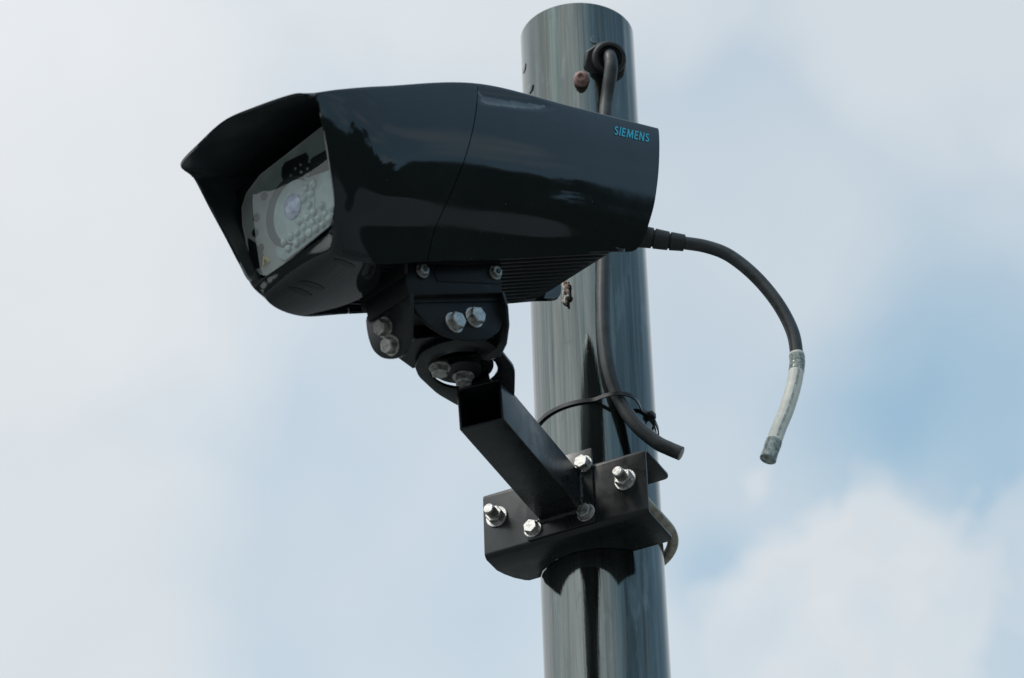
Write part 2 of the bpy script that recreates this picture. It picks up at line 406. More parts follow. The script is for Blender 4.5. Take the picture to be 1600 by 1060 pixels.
# face with bent edges (profile in d,z extruded along w)
prof = []
rb = 9*U
for k in range(7):
    a = k/6*math.pi/2; prof.append((DF-rb+rb*math.sin(a), -hz+rb-rb*math.cos(a)))
for k in range(7):
    a = k/6*math.pi/2; prof.append((DF-rb+rb*math.cos(a), hz-rb+rb*math.sin(a)))
ri = rb-T
for k in range(7):
    a = math.pi/2*(1-k/6); prof.append((DF-rb+ri*math.cos(a), hz-rb+ri*math.sin(a)))
for k in range(7):
    a = math.pi/2*(1-k/6); prof.append((DF-rb+ri*math.sin(a), -hz+rb-ri*math.cos(a)))
prism(bm, [bp(cw-hw, d, zc+z) for d, z in prof], wB*(2*hw))
clampo = finish('clamp_channel', bm, M['satin'], mount, 25, bevel=0.0005)

def facept(px, py, d): return onplane(px, py, mB*d, mB)
# arm base plate
a0 = facept(824, 800, DF); a1 = facept(929, 770, DF)
bw0, bw1 = a0.dot(wB), a1.dot(wB)
pz1 = facept(900, 709, DF).z; pz0 = facept(880, 832, DF).z
bm = bmesh.new(); prism(bm, [bp(bw0, DF+0.0002, pz0), bp(bw1, DF+0.0002, pz0), bp(bw1, DF+0.0002, pz1), bp(bw0, DF+0.0002, pz1)], mB*(4*U))
finish('base_plate', bm, M['satin'], mount, 25, bevel=0.0008)
DP = DF+0.0002+4*U
# arm tube
ac0 = facept(875, 776, DP)
AL = 285*U
tend = onplane(750, 631, ac0, Z)
AL = (tend-ac0).dot(mB)
adir = (tend-ac0); print('ARM len', AL/U, 'lateral drift', (tend-ac0).dot(wB)/U)
TILT = 32*U      # the arm droops this much towards its free end
extra = TILT/0.70
tend = onplane(750, 631, ac0+V((0, 0, -TILT)), Z)
adir = (tend-ac0).normalized(); AL = (tend-ac0).length
ha = 33.5*U
aw = wB - adir*wB.dot(adir); aw.normalize(); az = aw.cross(adir); az = az if az.z > 0 else -az
bm = bmesh.new()
th = 4*U
for s, e, h in ((0, AL, ha),):
    A = [ac0+aw*(i*h)+az*(j*h) for i, j in ((-1,-1), (1,-1), (1,1), (-1,1))]
    # clip the wall end to the plate plane
    A = [p_ + adir*((DP-p_.dot(mB))/adir.dot(mB)) for p_ in A]
    B = [tend+aw*(i*h)+az*(j*h) for i, j in ((-1,-1), (1,-1), (1,1), (-1,1))]
    Bi = [tend+aw*(i*(h-th))+az*(j*(h-th)) for i, j in ((-1,-1), (1,-1), (1,1), (-1,1))]
    Ci = [p_-adir*(AL*0.8) for p_ in Bi]
    A = [bm.verts.new(p_) for p_ in A]; B = [bm.verts.new(p_) for p_ in B]; Bi = [bm.verts.new(p_) for p_ in Bi]; Ci = [bm.verts.new(p_) for p_ in Ci]
    for i in range(4):
        j = (i+1) % 4
        bm.faces.new((A[i], A[j], B[j], B[i])); bm.faces.new((B[i], B[j], Bi[j], Bi[i])); bm.faces.new((Bi[i], Bi[j], Ci[j], Ci[i]))
    bm.faces.new(Ci); bm.faces.new(A)
finish('arm', bm, M['satin'], mount, 25, bevel=0.0012, bseg=3)
# weld fillet ring
bm = bmesh.new()
pp = [ac0+mB*0+aw*(i*ha)+az*(j*ha) for i, j in ((-1,-1), (1,-1), (1,1), (-1,1), (-1,-1))]
pl = []
for i in range(4):
    for k in range(12): pl.append(pp[i].lerp(pp[i+1], k/12))
pl = [q + mB*(DP-q.dot(mB)) for q in pl]; pl.append(pl[0].copy())
tube(bm, pl, lambda i, n: (5.6+1.3*math.sin(i*2.1)+0.6*math.sin(i*5.3))*U, 10)
finish('weld_bead', bm, M['satin'], mount, 60)
# clamp bolts on the base plate
for (x, y) in ((912, 726), (916, 802), (833, 827)):
    bolt('bolt', facept(x, y, DP), mB, 11.5*U, M['steel'], mount, h=10*U, rot=random.random())
# u-bolt round the pole with its two nuts
nl = facept(778, 808, DF); nr = facept(973, 752, DF)
uz = (nl.z+nr.z)/2; ul = 105.5*U; uc = 3*U
print('UBOLT half', ul/U, 'centre', uc/U)
rr = 8.5*U
path = [bp(-ul+uc, DF+26*U, uz)]
for k in range(0, 6): path.append(bp(-ul+uc, DF+26*U-(DF+26*U)*(k+1)/6, uz))
for k in range(1, 32):
    a = math.pi*k/32; path.append(bp(uc-ul*math.cos(a), -ul*math.sin(a), uz))
for k in range(0, 7): path.append(bp(ul+uc, (DF+26*U)*k/6, uz))
bm = bmesh.new(); tube(bm, path, rr, 20)
ub = finish('u_bolt', bm, M['ubolt'], mount, 50)
for q in (bp(-ul+uc, DF, uz), bp(ul+uc, DF, uz)):
    bolt('nut', q, mB, 14*U, M['steel'], mount, h=11*U, stud=16*U, rot=random.random()*1.0)

# ------------------------------------------------------------------ camera housing frame
PSI, PHI, ROL = R(41), R(22), R(2.5)
hh = V((-math.cos(PSI), -math.sin(PSI), 0))
aH = hh*math.cos(PHI) - Z*math.sin(PHI); lH = V((math.sin(PSI), -math.cos(PSI), 0)); nH = hh*math.sin(PHI) + Z*math.cos(PHI)
lH, nH = lH*math.cos(ROL)-nH*math.sin(ROL), nH*math.cos(ROL)+lH*math.sin(ROL)
# swivel plate plane and centre
zs = tend.z + ha + 0.5*U
sw = onplane(725, 579, V((0, 0, zs)), Z)
print('SWIVEL', sw/U)
near_mid = onplane(716, 424, sw + lH*(58*U) + V((0, -62*U, 0)), lH)      # mid of the near cradle flange, on plane l=58 past the swivel centre
OH = near_mid - lH*(58*U)
print('OH rel swivel', (OH-sw)/U)
def H(a, l, n): return OH + (aH*a+lH*l+nH*n)*U
def loc(P): d = (P-OH)/U; return V((d.dot(aH), d.dot(lH), d.dot(nH)))
def hl(px, py, L): return loc(onplane(px, py, OH+lH*(L*U), lH))
def ha_(px, py, A): return loc(onplane(px, py, OH+aH*(A*U), aH))
def HV(v): return H(v.x, v.y, v.z)

# --- stations of the shell, near half: K skirt, B crease, M3, M2, M1, T shoulder
def station(pl_): return [hl(x, y, L) for x, y, L in pl_]
S0 = station([(510, 367, 69), (520, 350, 91), (522, 310, 104), (515, 256, 115), (506, 200, 126), (495, 149, 134)])
SH = station([(527, 399, 75), (539, 356, 97), (549, 308, 112), (546, 253, 123), (542, 195, 132), (535, 144, 135)])
S1 = station([(590, 413, 84), (584, 352, 100), (600, 306, 121), (606, 250, 135), (606, 190, 141), (604, 139, 136)])
S2 = station([(667, 409, 86), (678, 361, 100), (703, 304, 121), (726, 247, 135), (741, 187, 139), (746, 135, 133)])
S3 = station([(820, 403, 86), (838, 374, 95), (864, 326, 114), (884, 272, 126), (892, 218, 130), (893, 170.5, 122)])
S4 = station([(958, 394, 85), (995, 388, 87), (1017, 335, 103), (1026, 285, 112), (1029, 240, 115), (1028, 204, 108)])
T0 = S0[-1]
def roof(T_, L=None, beak=None):
    L = T_.y
    if beak: return [T_+V((9, -3, 4)), T_+V((29, -11, 13)), T_+V((43, -72, 18)), T_+V((46, -134, 22))]
    return [T_+V((0, -L*0.05, 5)), T_+V((0, -L*0.18, 10)), T_+V((0, -L*0.60, 20)), T_+V((0, -L, 23))]
half = [s+roof(s[-1], beak=(i == 0)) for i, s in enumerate((S0, SH, S1, S2, S3, S4))]
def full(hf): return [v.copy() for v in hf] + [V((v.x, -v.y, v.z)) for v in hf[-2::-1]]
ST = [full(h) for h in half]
for nm, s in zip(('rim', 'SH', 'S1', 'seam', 'S3', 'rear'), half): print(nm, [tuple(round(c) for c in v) for v in s])
for k_, dz_, da_ in ((6, -3, 0), (7, -7, 0), (8, -1, 0), (9, 5, 0), (10, 6, 0), (11, 9, 1), (12, 5, 0)): ST[0][k_] += V((da_, 0, dz_))
NS, NR = 34, 20
cols = [spline([ST[k][j] for k in range(6)], NS) for j in range(len(ST[0]))]     # along the body
nk = len(cols[0])
ringsL = [spline([cols[j][k] for j in range(len(cols))], NR) for k in range(nk)]
def shell(name, k0, k1, belly=0):
    bm = bmesh.new(); rows = []
    for k in range(k0, k1+1): rows.append([bm.verts.new(HV(v)) for v in ringsL[k]])
    for i in range(len(rows)-1):
        for j in range(len(rows[0])-1): bm.faces.new((rows[i][j], rows[i][j+1], rows[i+1][j+1], rows[i+1][j]))
    if belly:
        nb = 14; rb_ = []
        for i in range(belly+1):
            a_, b_ = ringsL[k0+i][0], ringsL[k0+i][-1]; row = [rows[i][0]]
            for q in range(1, nb):
                t_ = q/nb; v = a_.lerp(b_, t_); s = 4*t_*(1-t_)
                e = min(1, i/belly*1.3)
                v = v+V((-46*s*(i/belly)**2, 0, -6*s*e))
                row.append(bm.verts.new(HV(v)))
            row.append(rows[i][-1]); rb_.append(row)
        for i in range(belly):
            for q in range(nb): bm.faces.new((rb_[i][q], rb_[i][q+1], rb_[i+1][q+1], rb_[i+1][q]))
    return bm
camn = empty('surveillance_camera', H(0, 0, -20), 'glossy black visored traffic camera with teal lettering on its side', 'security camera')
bm = shell('front', 0, 3*NS, belly=2*NS+1)
front = finish('front_shell', bm, [M['gloss'], M['inner_lit']], camn, 38, solid=3.5*U)
bm = shell('rear', 3*NS, 5*NS)
# keep a hairline joint between the two shells: the rear one is very slightly smaller
for v in bm.verts:
    v.co -= aH*(1.8*U)
bvh_bm = bm.copy(); bvh_bm.normal_update(); bvh = BVHTree.FromBMesh(bvh_bm)
qa, qb = loc(bvh.ray_cast(CP, rdir(752, 149.5).normalized())[0]), loc(bvh.ray_cast(CP, rdir(866, 168).normalized())[0])
e1 = (HV(qb)-HV(qa)).normalized(); e3 = (lH*0.93+nH*0.37); e3 = (e3-e1*e3.dot(e1)).normalized(); e2 = e3.cross(e1); e2 = e2 if e2.z > 0 else -e2
lenq = (HV(qb)-HV(qa)).length
for v in bm.verts:                     # the shallow finger scoop pressed into the top of the side
    d = v.co-HV(qa); u_, v_, w_ = d.dot(e1)/lenq, d.dot(e2)/(14*U), d.dot(e3)
    if abs(w_) < 40*U and u_ > -0.2:
        q = max(u_, 0)**2.5+v_*v_
        if q < 1: v.co -= e3*(3.6*U*(1-q))*(0.25 if u_ < 0.004 else 1)
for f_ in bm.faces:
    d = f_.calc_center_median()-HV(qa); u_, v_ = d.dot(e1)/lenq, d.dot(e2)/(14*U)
    if 0.01 < u_ and abs(d.dot(e3)) < 40*U and max(u_, 0)**2.5+v_*v_ < 0.72 and v_ < 0.10: f_.material_index = 1  # painted sheen on the lower crescent of the scoop
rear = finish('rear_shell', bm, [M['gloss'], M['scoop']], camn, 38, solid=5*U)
# rear closing plate, set in from the shell's rear edge
bm = bmesh.new()
r_ = [V((v.x+22, v.y*0.95, max(46, 60+(v.z-60)*0.95))) for v in ringsL[-1][::4]]
vsb = [bm.verts.new(HV(v)) for v in r_]; bm.faces.new(vsb)
ext = bmesh.ops.extrude_face_region(bm, geom=bm.faces[:])
for e in ext['geom']:
    if isinstance(e, bmesh.types.BMVert): e.co += aH*(6*U)
finish('rear_cover', bm, M['fin'], camn, 30)

# --- base casting with fins
ks = ringsL[3*NS][0]; kr = ringsL[-1][0]; kf = ringsL[2*NS][0]
print('K seam', ks, 'K rear', kr, 'K S1', kf)
def kz(a):      # skirt height at body position a
    pts = [(r[0].x, r[0].z) for r in ringsL]
    pts.sort()
    for (x0, z0), (x1, z1) in zip(pts, pts[1:]):
        if x0 <= a <= x1: return z0+(z1-z0)*(a-x0)/(x1-x0+1e-9)
    return pts[0][1] if a < pts[0][0] else pts[-1][1]
aE0 = hl(950, 394, 76).x-3; aE1 = kf.x-10
bm = bmesh.new()
box(bm, H((aE0+aE1)/2, 0, kz(-100)+24), aH, lH, nH, (aE1-aE0)*U, 162*U, 10*U)
sink = finish('heat_sink', bm, M['fin'], camn, 25)
sink.name = 'heat_sink'
NF = 13
fe = hl(950, 394, 76).x
for i in range(NF):
    l_ = 79-i*(158/(NF-1))
    e_ = fe + (6 if i == NF-1 else 0) + i*1.3 + (8 if i == NF-2 else 0)
    f1 = aE1-4
    bm = bmesh.new()
    zt_ = kz(-100)+20; 
    z0_ = kz(e_)+0.5; z1_ = kz(0)+2
    pts = [H(e_, l_, zt_), H(e_, l_, z0_+3), H(e_+4, l_, z0_), H(0, l_, z1_), H(f1, l_, z1_), H(f1, l_, zt_)]
    prism(bm, pts, lH*(-4.2*U)); finish('fin', bm, M['fin'], sink, 25, bevel=0.0005)

# --- window: sensor plate on a tilted plane, clear pane in front
rimB = ringsL[0][0]; rimT = ringsL[0][5*NR]
print('rim bottom', rimB, 'rim top', rimT)
PB = V((rimB.x-16, 0, rimB.z+4)); PT = V((rimT.x-54, 0, rimT.z-8))
pn = (PT-PB).normalized(); pnorm = V((pn.z, 0, -pn.x)); pnorm = pnorm if pnorm.x > 0 else -pnorm      # faces forward
pnw = (aH*pnorm.x+nH*pnorm.z).normalized(); upw = (aH*pn.x+nH*pn.z).normalized()
PH = (PT-PB).length
def wpl(px, py, off=0.0): return onplane(px, py, HV(PB)+pnw*(off*U), pnw)
def wprism(pix, off, th, name, m, parent, **k):
    bm = bmesh.new(); prism(bm, [wpl(x, y, off) for x, y in pix], pnw*(th*U)); return finish(name, bm, m, parent, 30, **k)
def outline(hw0, hw1, off):
    pts = []; h = PH; rc = 22
    for k in range(7):
        a = k/6*math.pi/2; pts.append((hw0-rc+rc*math.sin(a), rc-rc*math.cos(a)))
    pts.append((hw1, h)); pts.append((-hw1, h))
    for k in range(7):
        a = math.pi/2*(1-k/6); pts.append((-(hw0-rc+rc*math.sin(a)), rc-rc*math.cos(a)))
    return [HV(PB)+upw*(v*U)+lH*(u_*U)+pnw*(off*U) for u_, v in pts]
bm = bmesh.new(); prism(bm, outline(97, 134, -14), pnw*(-4*U)); finish('bezel', bm, M['dark'], camn, 30)
ppix = [(424, 433), (410, 430), (400, 418), (391, 395), (382, 352), (381, 325), (388, 303), (410, 274), (505, 200), (514, 195), (526, 325), (519, 352)]
plate = wprism(ppix, -13.8, 4.0, 'sensor_plate', M['plate'], camn)
bm = bmesh.new(); prism(bm, [wpl(x, y, 4) for x, y in ppix], pnw*(2*U)); finish('window_pane', bm, M['glass'], camn, 30)
# clouded panel carrying the leds
ledpix = [(430, 303), (440, 291), (460, 287), (480, 279), (512, 268), (518, 266), (526, 330), (516, 356), (448, 408), (438, 406), (433, 396), (436, 380), (429, 350), (426, 322)]
ledp = wprism(ledpix, -8.8, 3.0, 'led_panel', M['ledpanel'], plate, bevel=0.0008)
bm = bmesh.new()
n_led = 0
inset = [(442, 300), (516, 274), (522, 330), (512, 350), (448, 398), (440, 380), (436, 340)]
def inside(x, y, poly):
    c = False; j = len(poly)-1
    for i in range(len(poly)):
        xi, yi = poly[i]; xj, yj = poly[j]
        if (yi > y) != (yj > y) and x < (xj-xi)*(y-yi)/(yj-yi)+xi: c = not c
        j = i
    return c
lc = wpl(449, 326)
for iu in range(-14, 15):
    for iv in range(-2, 18):
        p_ = HV(PB)+lH*((iu*15+(7.5 if iv % 2 else 0))*U)+upw*((iv*13)*U)
        x, y = proj(p_)
        if inside(x, y, inset) and (p_-lc).length > 30*U and not (x > 486 and y < 318):
            p_ = p_+lH*(random.uniform(-1.6, 1.6)*U)+upw*(random.uniform(-1.6, 1.6)*U); k_ = random.uniform(0.78, 1.05)
            dn_ = (pnw+lH*random.uniform(-.25, .25)+upw*random.uniform(-.25, .25)).normalized()
            lathe(bm, p_+pnw*(-5.4*U), dn_, [(0, 6.2*U*k_), (2.4*U, 6.2*U*k_), (4.2*U, 4.6*U*k_), (5.0*U, 2.0*U*k_)], 16); n_led += 1
        elif False: pass
leds = finish('led_cluster', bm, M['led'], plate, 50)
# lens: dark ring and coated glass
def wdisc(px, py, prof, name, m, parent=plate, off=-9):
    bm = bmesh.new(); lathe(bm, wpl(px, py, 0)+pnw*(off*U), pnw, [(d*U, r*U) for d, r in prof], 40); return finish(name, bm, m, parent, 40)
lens = wdisc(447, 330, [(0, 50), (3.6, 50), (3.6, 48)], 'lens_barrel', M['lensring'])
wdisc(455, 329, [(0, 44), (4.2, 44), (4.4, 42)], 'lens_cover', M['ledpanel'], lens)
wdisc(454, 322, [(0, 18), (6.5, 18), (8.0, 13), (9.0, 6)], 'lens_glass', M['lens'], lens)
# dark cut-outs with small bright screws
wprism([(441, 262), (446, 254), (478, 239), (482, 245), (479, 268), (474, 276), (444, 285), (440, 275)], -8.9, 0.8, 'cutout', M['dark'], plate)
wprism([(482, 254), (490, 246), (508, 236), (515, 234), (518, 262), (512, 267), (480, 278), (479, 268)], -8.9, 0.9, 'cutout', M['dark'], plate)
for x, y in ((448, 273), (455, 262), (463, 256), (464, 267), (474, 262), (477, 251), (475, 271), (451, 283)):
    wdisc(x, y, [(0, 2.2), (2.2, 2.2), (2.6, 1.2)], 'small_screw', M['steel'], plate)
for x, y in ((405, 305), (393, 338), (391, 362), (400, 386)):
    wdisc(x, y, [(0, 6), (1.4, 6), (1.6, 5)], 'screw', M['dark'], plate)
wprism([(388, 372), (398, 378), (412, 398), (409, 416), (399, 420), (390, 400)], -8.9, 1.0, 'cutout', M['dark'], plate)
# yellow warning triangle
lab = wprism([(413, 400), (423, 409), (411, 416)], -8.9, 1.6, 'warning_label', M['yellow'], plate)
wprism([(413.5, 404.5), (419, 409), (416, 410), (417, 412), (413, 413), (412.4, 409)], -7.3, 0.5, 'warning_symbol', M['dark'], lab)
# inner light box around the plate
# --- slots under the chin
bvf_bm = bmesh.new(); bvf_bm.from_mesh(front.data); 
for v in bvf_bm.verts: v.co += camn.location
bvf = BVHTree.FromBMesh(bvf_bm)
def slot(x0, y0, x1, y1, wd):
    pts = []; n = 12
    for k in range(n+1):
        t_ = k/n; pts.append((x0+(x1-x0)*t_, y0+(y1-y0)*t_, wd*math.sin(math.pi*t_)**0.7))
    dx, dy = x1-x0, y1-y0; L_ = math.hypot(dx, dy); nx, ny = -dy/L_, dx/L_
    out = []
    bm = bmesh.new(); up_ = []; dn_ = []
    for x, y, q in pts:
        for s, lst in ((1, up_), (-1, dn_)):
            d = rdir(x+nx*q*s, y+ny*q*s).normalized()
            h = bvf.ray_cast(CP, d)
            if h[0] is None: continue
            nn = h[1] if h[1].dot(d) < 0 else -h[1]
            lst.append(bm.verts.new(h[0]+nn*0.0004))
    for i in range(min(len(up_), len(dn_))-1):
        bm.faces.new((up_[i], up_[i+1], dn_[i+1], dn_[i]))
    if not bm.faces: bm.free(); return
    bmesh.ops.remove_doubles(bm, verts=bm.verts, dist=1e-6)
    finish('vent_slot', bm, M['dark'], front)
for s_ in ((534, 392, 578, 402, 4.6), (520, 405, 556, 418, 4.0), (467, 440, 508, 452, 4.6), (448, 449, 488, 462, 4.0)): slot(*s_)

# --- scoop near the top of the rear shell
def on_rear(px, py, off=0.0006):
    d = rdir(px, py).normalized(); h = bvh.ray_cast(CP, d)
    if h[0] is None: return None
    nn = h[1] if h[1].dot(d) < 0 else -h[1]
    return h[0]+nn*off
# --- lettering, wrapped on to the shell
def arc(cx, cy, rx, ry, a0_, a1_, n=8): return [(cx+rx*math.cos(R(a0_+(a1_-a0_)*k/n)), cy+ry*math.sin(R(a0_+(a1_-a0_)*k/n))) for k in range(n+1)]
SW = 0.085
GL = {'S': (0.56, [arc(0.29, 0.735, 0.20, 0.18, 40, 230)+arc(0.27, 0.265, 0.22, 0.18, 60, -140)]),
      'I': (0.17, [[(0.085, 0), (0.085, 1)]]),
      'E': (0.52, [[(0.085, 0), (0.085, 1)], [(0.085, 0.92), (0.50, 0.92)], [(0.085, 0.51), (0.46, 0.51)], [(0.085, 0.08), (0.51, 0.08)]]),
      'M': (0.96, [[(0.10, 0), (0.16, 1)], [(0.16, 1), (0.48, 0.06)], [(0.48, 0.06), (0.80, 1)], [(0.80, 1), (0.86, 0)]]),
      'N': (0.70, [[(0.085, 0), (0.085, 1)], [(0.085, 1), (0.615, 0)], [(0.615, 0), (0.615, 1)]])}
bm = bmesh.new(); pen = 0.0
for ch in 'SIEMENS':
    wd, strokes = GL[ch]
    for st in strokes:
        rows_ = []
        for i, (x, y) in enumerate(st):
            xa, ya = st[max(i-1, 0)]; xb, yb = st[min(i+1, len(st)-1)]; d = V((xb-xa, yb-ya, 0)).normalized()
            rows_.append((bm.verts.new((pen+x-d.y*SW, y+d.x*SW, 0)), bm.verts.new((pen+x+d.y*SW, y-d.x*SW, 0))))
        for (a_, b_), (c_, d_) in zip(rows_, rows_[1:]): bm.faces.new((a_, b_, d_, c_))
    pen += wd+0.17
bmesh.ops.subdivide_edges(bm, edges=bm.edges, cuts=1)
xs = [v.co.x for v in bm.verts]; ys = [v.co.y for v in bm.verts]
x0, x1, y0, y1 = min(xs), max(xs), min(ys), max(ys)
pA = loc(on_rear(958.5, 211)); pB = loc(on_rear(1013, 223.5)); pC = loc(on_rear(960.5, 197))
for v in bm.verts:
    s = (v.co.x-x0)/(x1-x0); q = (v.co.y-y0)/(y1-y0)
    Lc = pA+(pB-pA)*s+(pC-pA)*q
    o_ = H(Lc.x, 220, Lc.z); h = bvh.ray_cast(o_, -lH)
    v.co = h[0]+lH*0.0005 if h[0] is not None else HV(Lc)
finish('lettering', bm, M['teal'], rear)

# --- rear cable connector and tail cable (both belong to the hanging lead)
yr = H(-350, 40, 70).y
c0 = atY(985, 367, yr)
lead = empty('camera_lead', c0, 'thick black lead curving out from the camera rear with a white taped cut end', 'cable')
tp = [(985, 368), (1010, 371), (1040, 376), (1070, 380), (1105, 386), (1140, 400), (1180, 432), (1215, 474), (1238, 518), (1245, 556)]
tw = [(1245, 556), (1245, 575), (1240, 604), (1229, 640), (1216, 672), (1200, 718)]
alls = spline([atY(x, y, yr-0.0+0.0002*(x-985)*0.3) for x, y in tp+tw[1:]], 10)
iA = 3*10; iB = (len(tp)-1)*10
def part_tube(name, pts, rad, m, parent, seg=20, ang=50): 
    bm = bmesh.new(); tube(bm, pts, rad, seg); return finish(name, bm, m, parent, ang)
part_tube('cable_sheath', alls[iA-8:iB+2], 9.6*U, M['cable'], lead)
def rib(i, n):
    t_ = i/(n-1); r = 17.0-5.2*t_
    return (r+(0.6 if (int(t_*(n-1)+8) % 22) > 1 else -2.2))*U
con = spline([alls[k] for k in range(0, iA+1, 3)], 8)
part_tube('strain_relief', con, rib, M['rubber'], lead, 24, 25)
part_tube('white_sleeve', alls[iB-1:-3], 11.0*U, M['white'], lead)
nE = len(alls)
wr = lambda i, n: (11.3+0.2*math.sin(i*1.7))*U
part_tube('tape_wrap', alls[iB:iB+13], wr, M['tape'], lead)
part_tube('tape_wrap', alls[nE-7:], lambda i, n: (11.5+0.3*math.sin(i*1.3)+0.3*i/n)*U, M['tape'], lead)
# grey stripe of tape along the sleeve
bm = bmesh.new(); stp = alls[iB+10:nE-7]
prev = None
for p_ in stp:
    side = V((0.25, -1, -0.2)).normalized()
    c_ = p_+side*(11.1*U); e_ = CR*(1.7*U)
    a_ = bm.verts.new(c_-e_+side*0.0002); b_ = bm.verts.new(c_+e_+side*0.0002); c2 = bm.verts.new(c_+e_-side*0.002); d2 = bm.verts.new(c_-e_-side*0.002)
    if prev:
        for i in range(4): bm.faces.new((prev[i], prev[(i+1) % 4], (a_, b_, c2, d2)[(i+1) % 4], (a_, b_, c2, d2)[i]))
    prev = (a_, b_, c2, d2)
finish('tape_stripe', bm, M['tape'], lead, 50)

# ------------------------------------------------------------------ cradle and joints under the camera (housing frame)
cr = mount
flpix_l = 60
def lprism(pix, L, th, name, m, parent=mount, **k):
    bm = bmesh.new(); prism(bm, [onplane(x, y, OH+lH*(L*U), lH) for x, y in pix], lH*(-th*U)); return finish(name, bm, m, parent, 25, **k)
def aprism(pix, A, th, name, m, parent=mount, **k):
    bm = bmesh.new(); prism(bm, [onplane(x, y, OH+aH*(A*U), aH) for x, y in pix], aH*(-th*U)); return finish(name, bm, m, parent, 25, **k)
# saddle bolted on the base
sad = lprism([(634, 404), (652, 400), (783, 402), (784, 458), (640, 462), (634, 440)], 64, 88, 'saddle', M['joint'], bevel=0.0012)
lprism([(686, 408), (783, 409), (783, 444), (684, 440), (678, 424)], 65.6, 3, 'saddle_rib', M['joint'], sad, bevel=0.0006)
for x, y, m_ in ((659, 424, 'steel_dull'), (773, 427, 'steel_dull')):
    o_ = onplane(x, y, OH+lH*(66*U), lH); bolt('saddle_screw', o_, lH, 8.5*U, M[m_], sad, h=6*U, rot=0.4)
    bm = bmesh.new(); lathe(bm, o_+lH*(6*U), lH, [(0, 4*U), (3.4*U, 4*U), (3.4*U, 3*U)], 6); finish('socket', bm, M['dark'], sad)
A_f = ha_(641, 470, 0)   # only to print
af = hl(641, 470, 60).x; ar = hl(786, 470, 60).x
print('front plate a', af, 'rear plate a', ar)
fp = aprism(chaikin([(570, 491), (606, 471), (641, 450), (643, 480), (643, 515), (640, 540), (630, 556), (612, 562), (596, 560), (582, 548), (574, 525)]), af, 5, 'front_ear', M['satin'], bevel=0.0006)
aprism(chaikin([(570, 491), (563, 486), (560, 456), (565, 430), (574, 410), (592, 389), (614, 383), (632, 392), (634, 455), (606, 470)]), af-2, 8, 'front_lug', M['fin'], bevel=0.002)
for x, y in ((602, 512), (613, 540)):
    bolt('bolt', onplane(x, y, OH+aH*(af*U), aH), aH, 12*U, M['steel_dull'], mount, h=11*U, rot=random.random())
# rear ear mirrors the front one
off = (hl(786, 470, 60)-hl(641, 470, 60))
bm = bmesh.new()
pe = [onplane(x, y, OH+aH*(af*U), aH) for x, y in [(600, 472), (640, 452), (646, 475), (648, 505), (644, 535), (634, 556), (615, 562), (597, 557), (584, 545)]]
pe = [q+aH*((ar-af+2)*U) for q in pe]
prism(bm, pe, aH*(-5*U)); finish('rear_ear', bm, M['satin'], mount, 25, bevel=0.0006)
# joint block between the ears
jb = lprism(chaikin([(646, 462), (784, 459), (790, 490), (781, 518), (766, 529), (748, 531), (722, 531), (695, 523), (670, 507), (648, 484)], 2, 0.15), 52, 6, 'joint_plate', M['joint'], bevel=0.0006)
lprism(chaikin([(646, 462), (784, 459), (790, 490), (781, 518), (766, 529), (748, 531), (722, 531), (695, 523), (670, 507), (648, 484)], 2, 0.15), -24, 6, 'joint_plate', M['joint'], bevel=0.0006)
lprism([(646, 458), (784, 455), (784, 470), (646, 473)], 54, 80, 'joint_web', M['joint'])
for x, y in ((709, 505), (740, 497)):
    bolt('bolt', onplane(x, y, OH+lH*(52*U), lH), lH, 12.5*U, M['steel'], mount, h=11*U, rot=random.random())
# lower ears rising from the foot
for L_ in (30, -36):
    bm = bmesh.new(); prism(bm, [onplane(x, y, OH+lH*(L_*U), lH) for x, y in [(664, 478), (760, 474), (768, 500), (766, 560), (646, 575), (640, 545), (646, 500)]], lH*(-5*U))
    for v in bm.verts: v.co.z = max(v.co.z, zs+9*U)
    finish('lower_ear', bm, M['fin'], mount, 25)
# foot plate above the swivel plate
zf = zs+9*U
def zprism(pix, z, th, name, m, holes=None, parent=mount, **k):
    bm = bmesh.new(); prism(bm, [onplane(x, y, V((0, 0, z)), Z) for x, y in pix], Z*(th*U)); return finish(name, bm, m, parent, 25, **k)
cs = sw
bm = bmesh.new(); lathe(bm, V((cs.x, cs.y, zf))-wB*(4*U), Z, [(0, 45.5*U), (5*U, 45.5*U)], 48); finish('foot_disc', bm, M['satin'], mount, 25, bevel=0.0005)
zprism([(612, 552), (645, 576), (690, 560), (762, 552), (772, 530), (735, 520), (650, 530)], zf, 5, 'foot_plate', M['satin'])
zprism([(722, 592), (762, 578), (766, 598), (740, 612), (726, 610)], zf, 5, 'stop_block', M['fin'])
# swivel plate with round opening
outp = chaikin([(718, 636), (683, 616), (654, 589), (648, 574), (657, 554), (688, 537), (724, 529), (756, 532), (781, 547), (805, 577), (804, 622), (786, 650)], 2, 0.13)
op = [onplane(x, y, V((0, 0, zs)), Z) for x, y in outp]
op = [V((q.x, q.y, 0)) for q in op]
dense = []
for i in range(len(op)):
    for k in range(2): dense.append(op[i].lerp(op[(i+1) % len(op)], k/2))
bm = bmesh.new(); rad_h = 47*U
O_ = []; I_ = []
for q in dense:
    d = V((q.x-cs.x, q.y-cs.y, 0)); dn = d.normalized()
    O_.append(V((q.x, q.y, zs))); I_.append(V((cs.x, cs.y, zs))+dn*rad_h)
n_ = len(dense); lo = [bm.verts.new(q) for q in O_]; li = [bm.verts.new(q) for q in I_]
hi = [bm.verts.new(q+Z*5*U) for q in O_]; hii = [bm.verts.new(q+Z*5*U) for q in I_]
for i in range(n_):
    j = (i+1) % n_
    bm.faces.new((lo[i], lo[j], li[j], li[i])); bm.faces.new((hi[i], hii[i], hii[j], hi[j])); bm.faces.new((lo[i], hi[i], hi[j], lo[j])); bm.faces.new((li[i], li[j], hii[j], hii[i]))
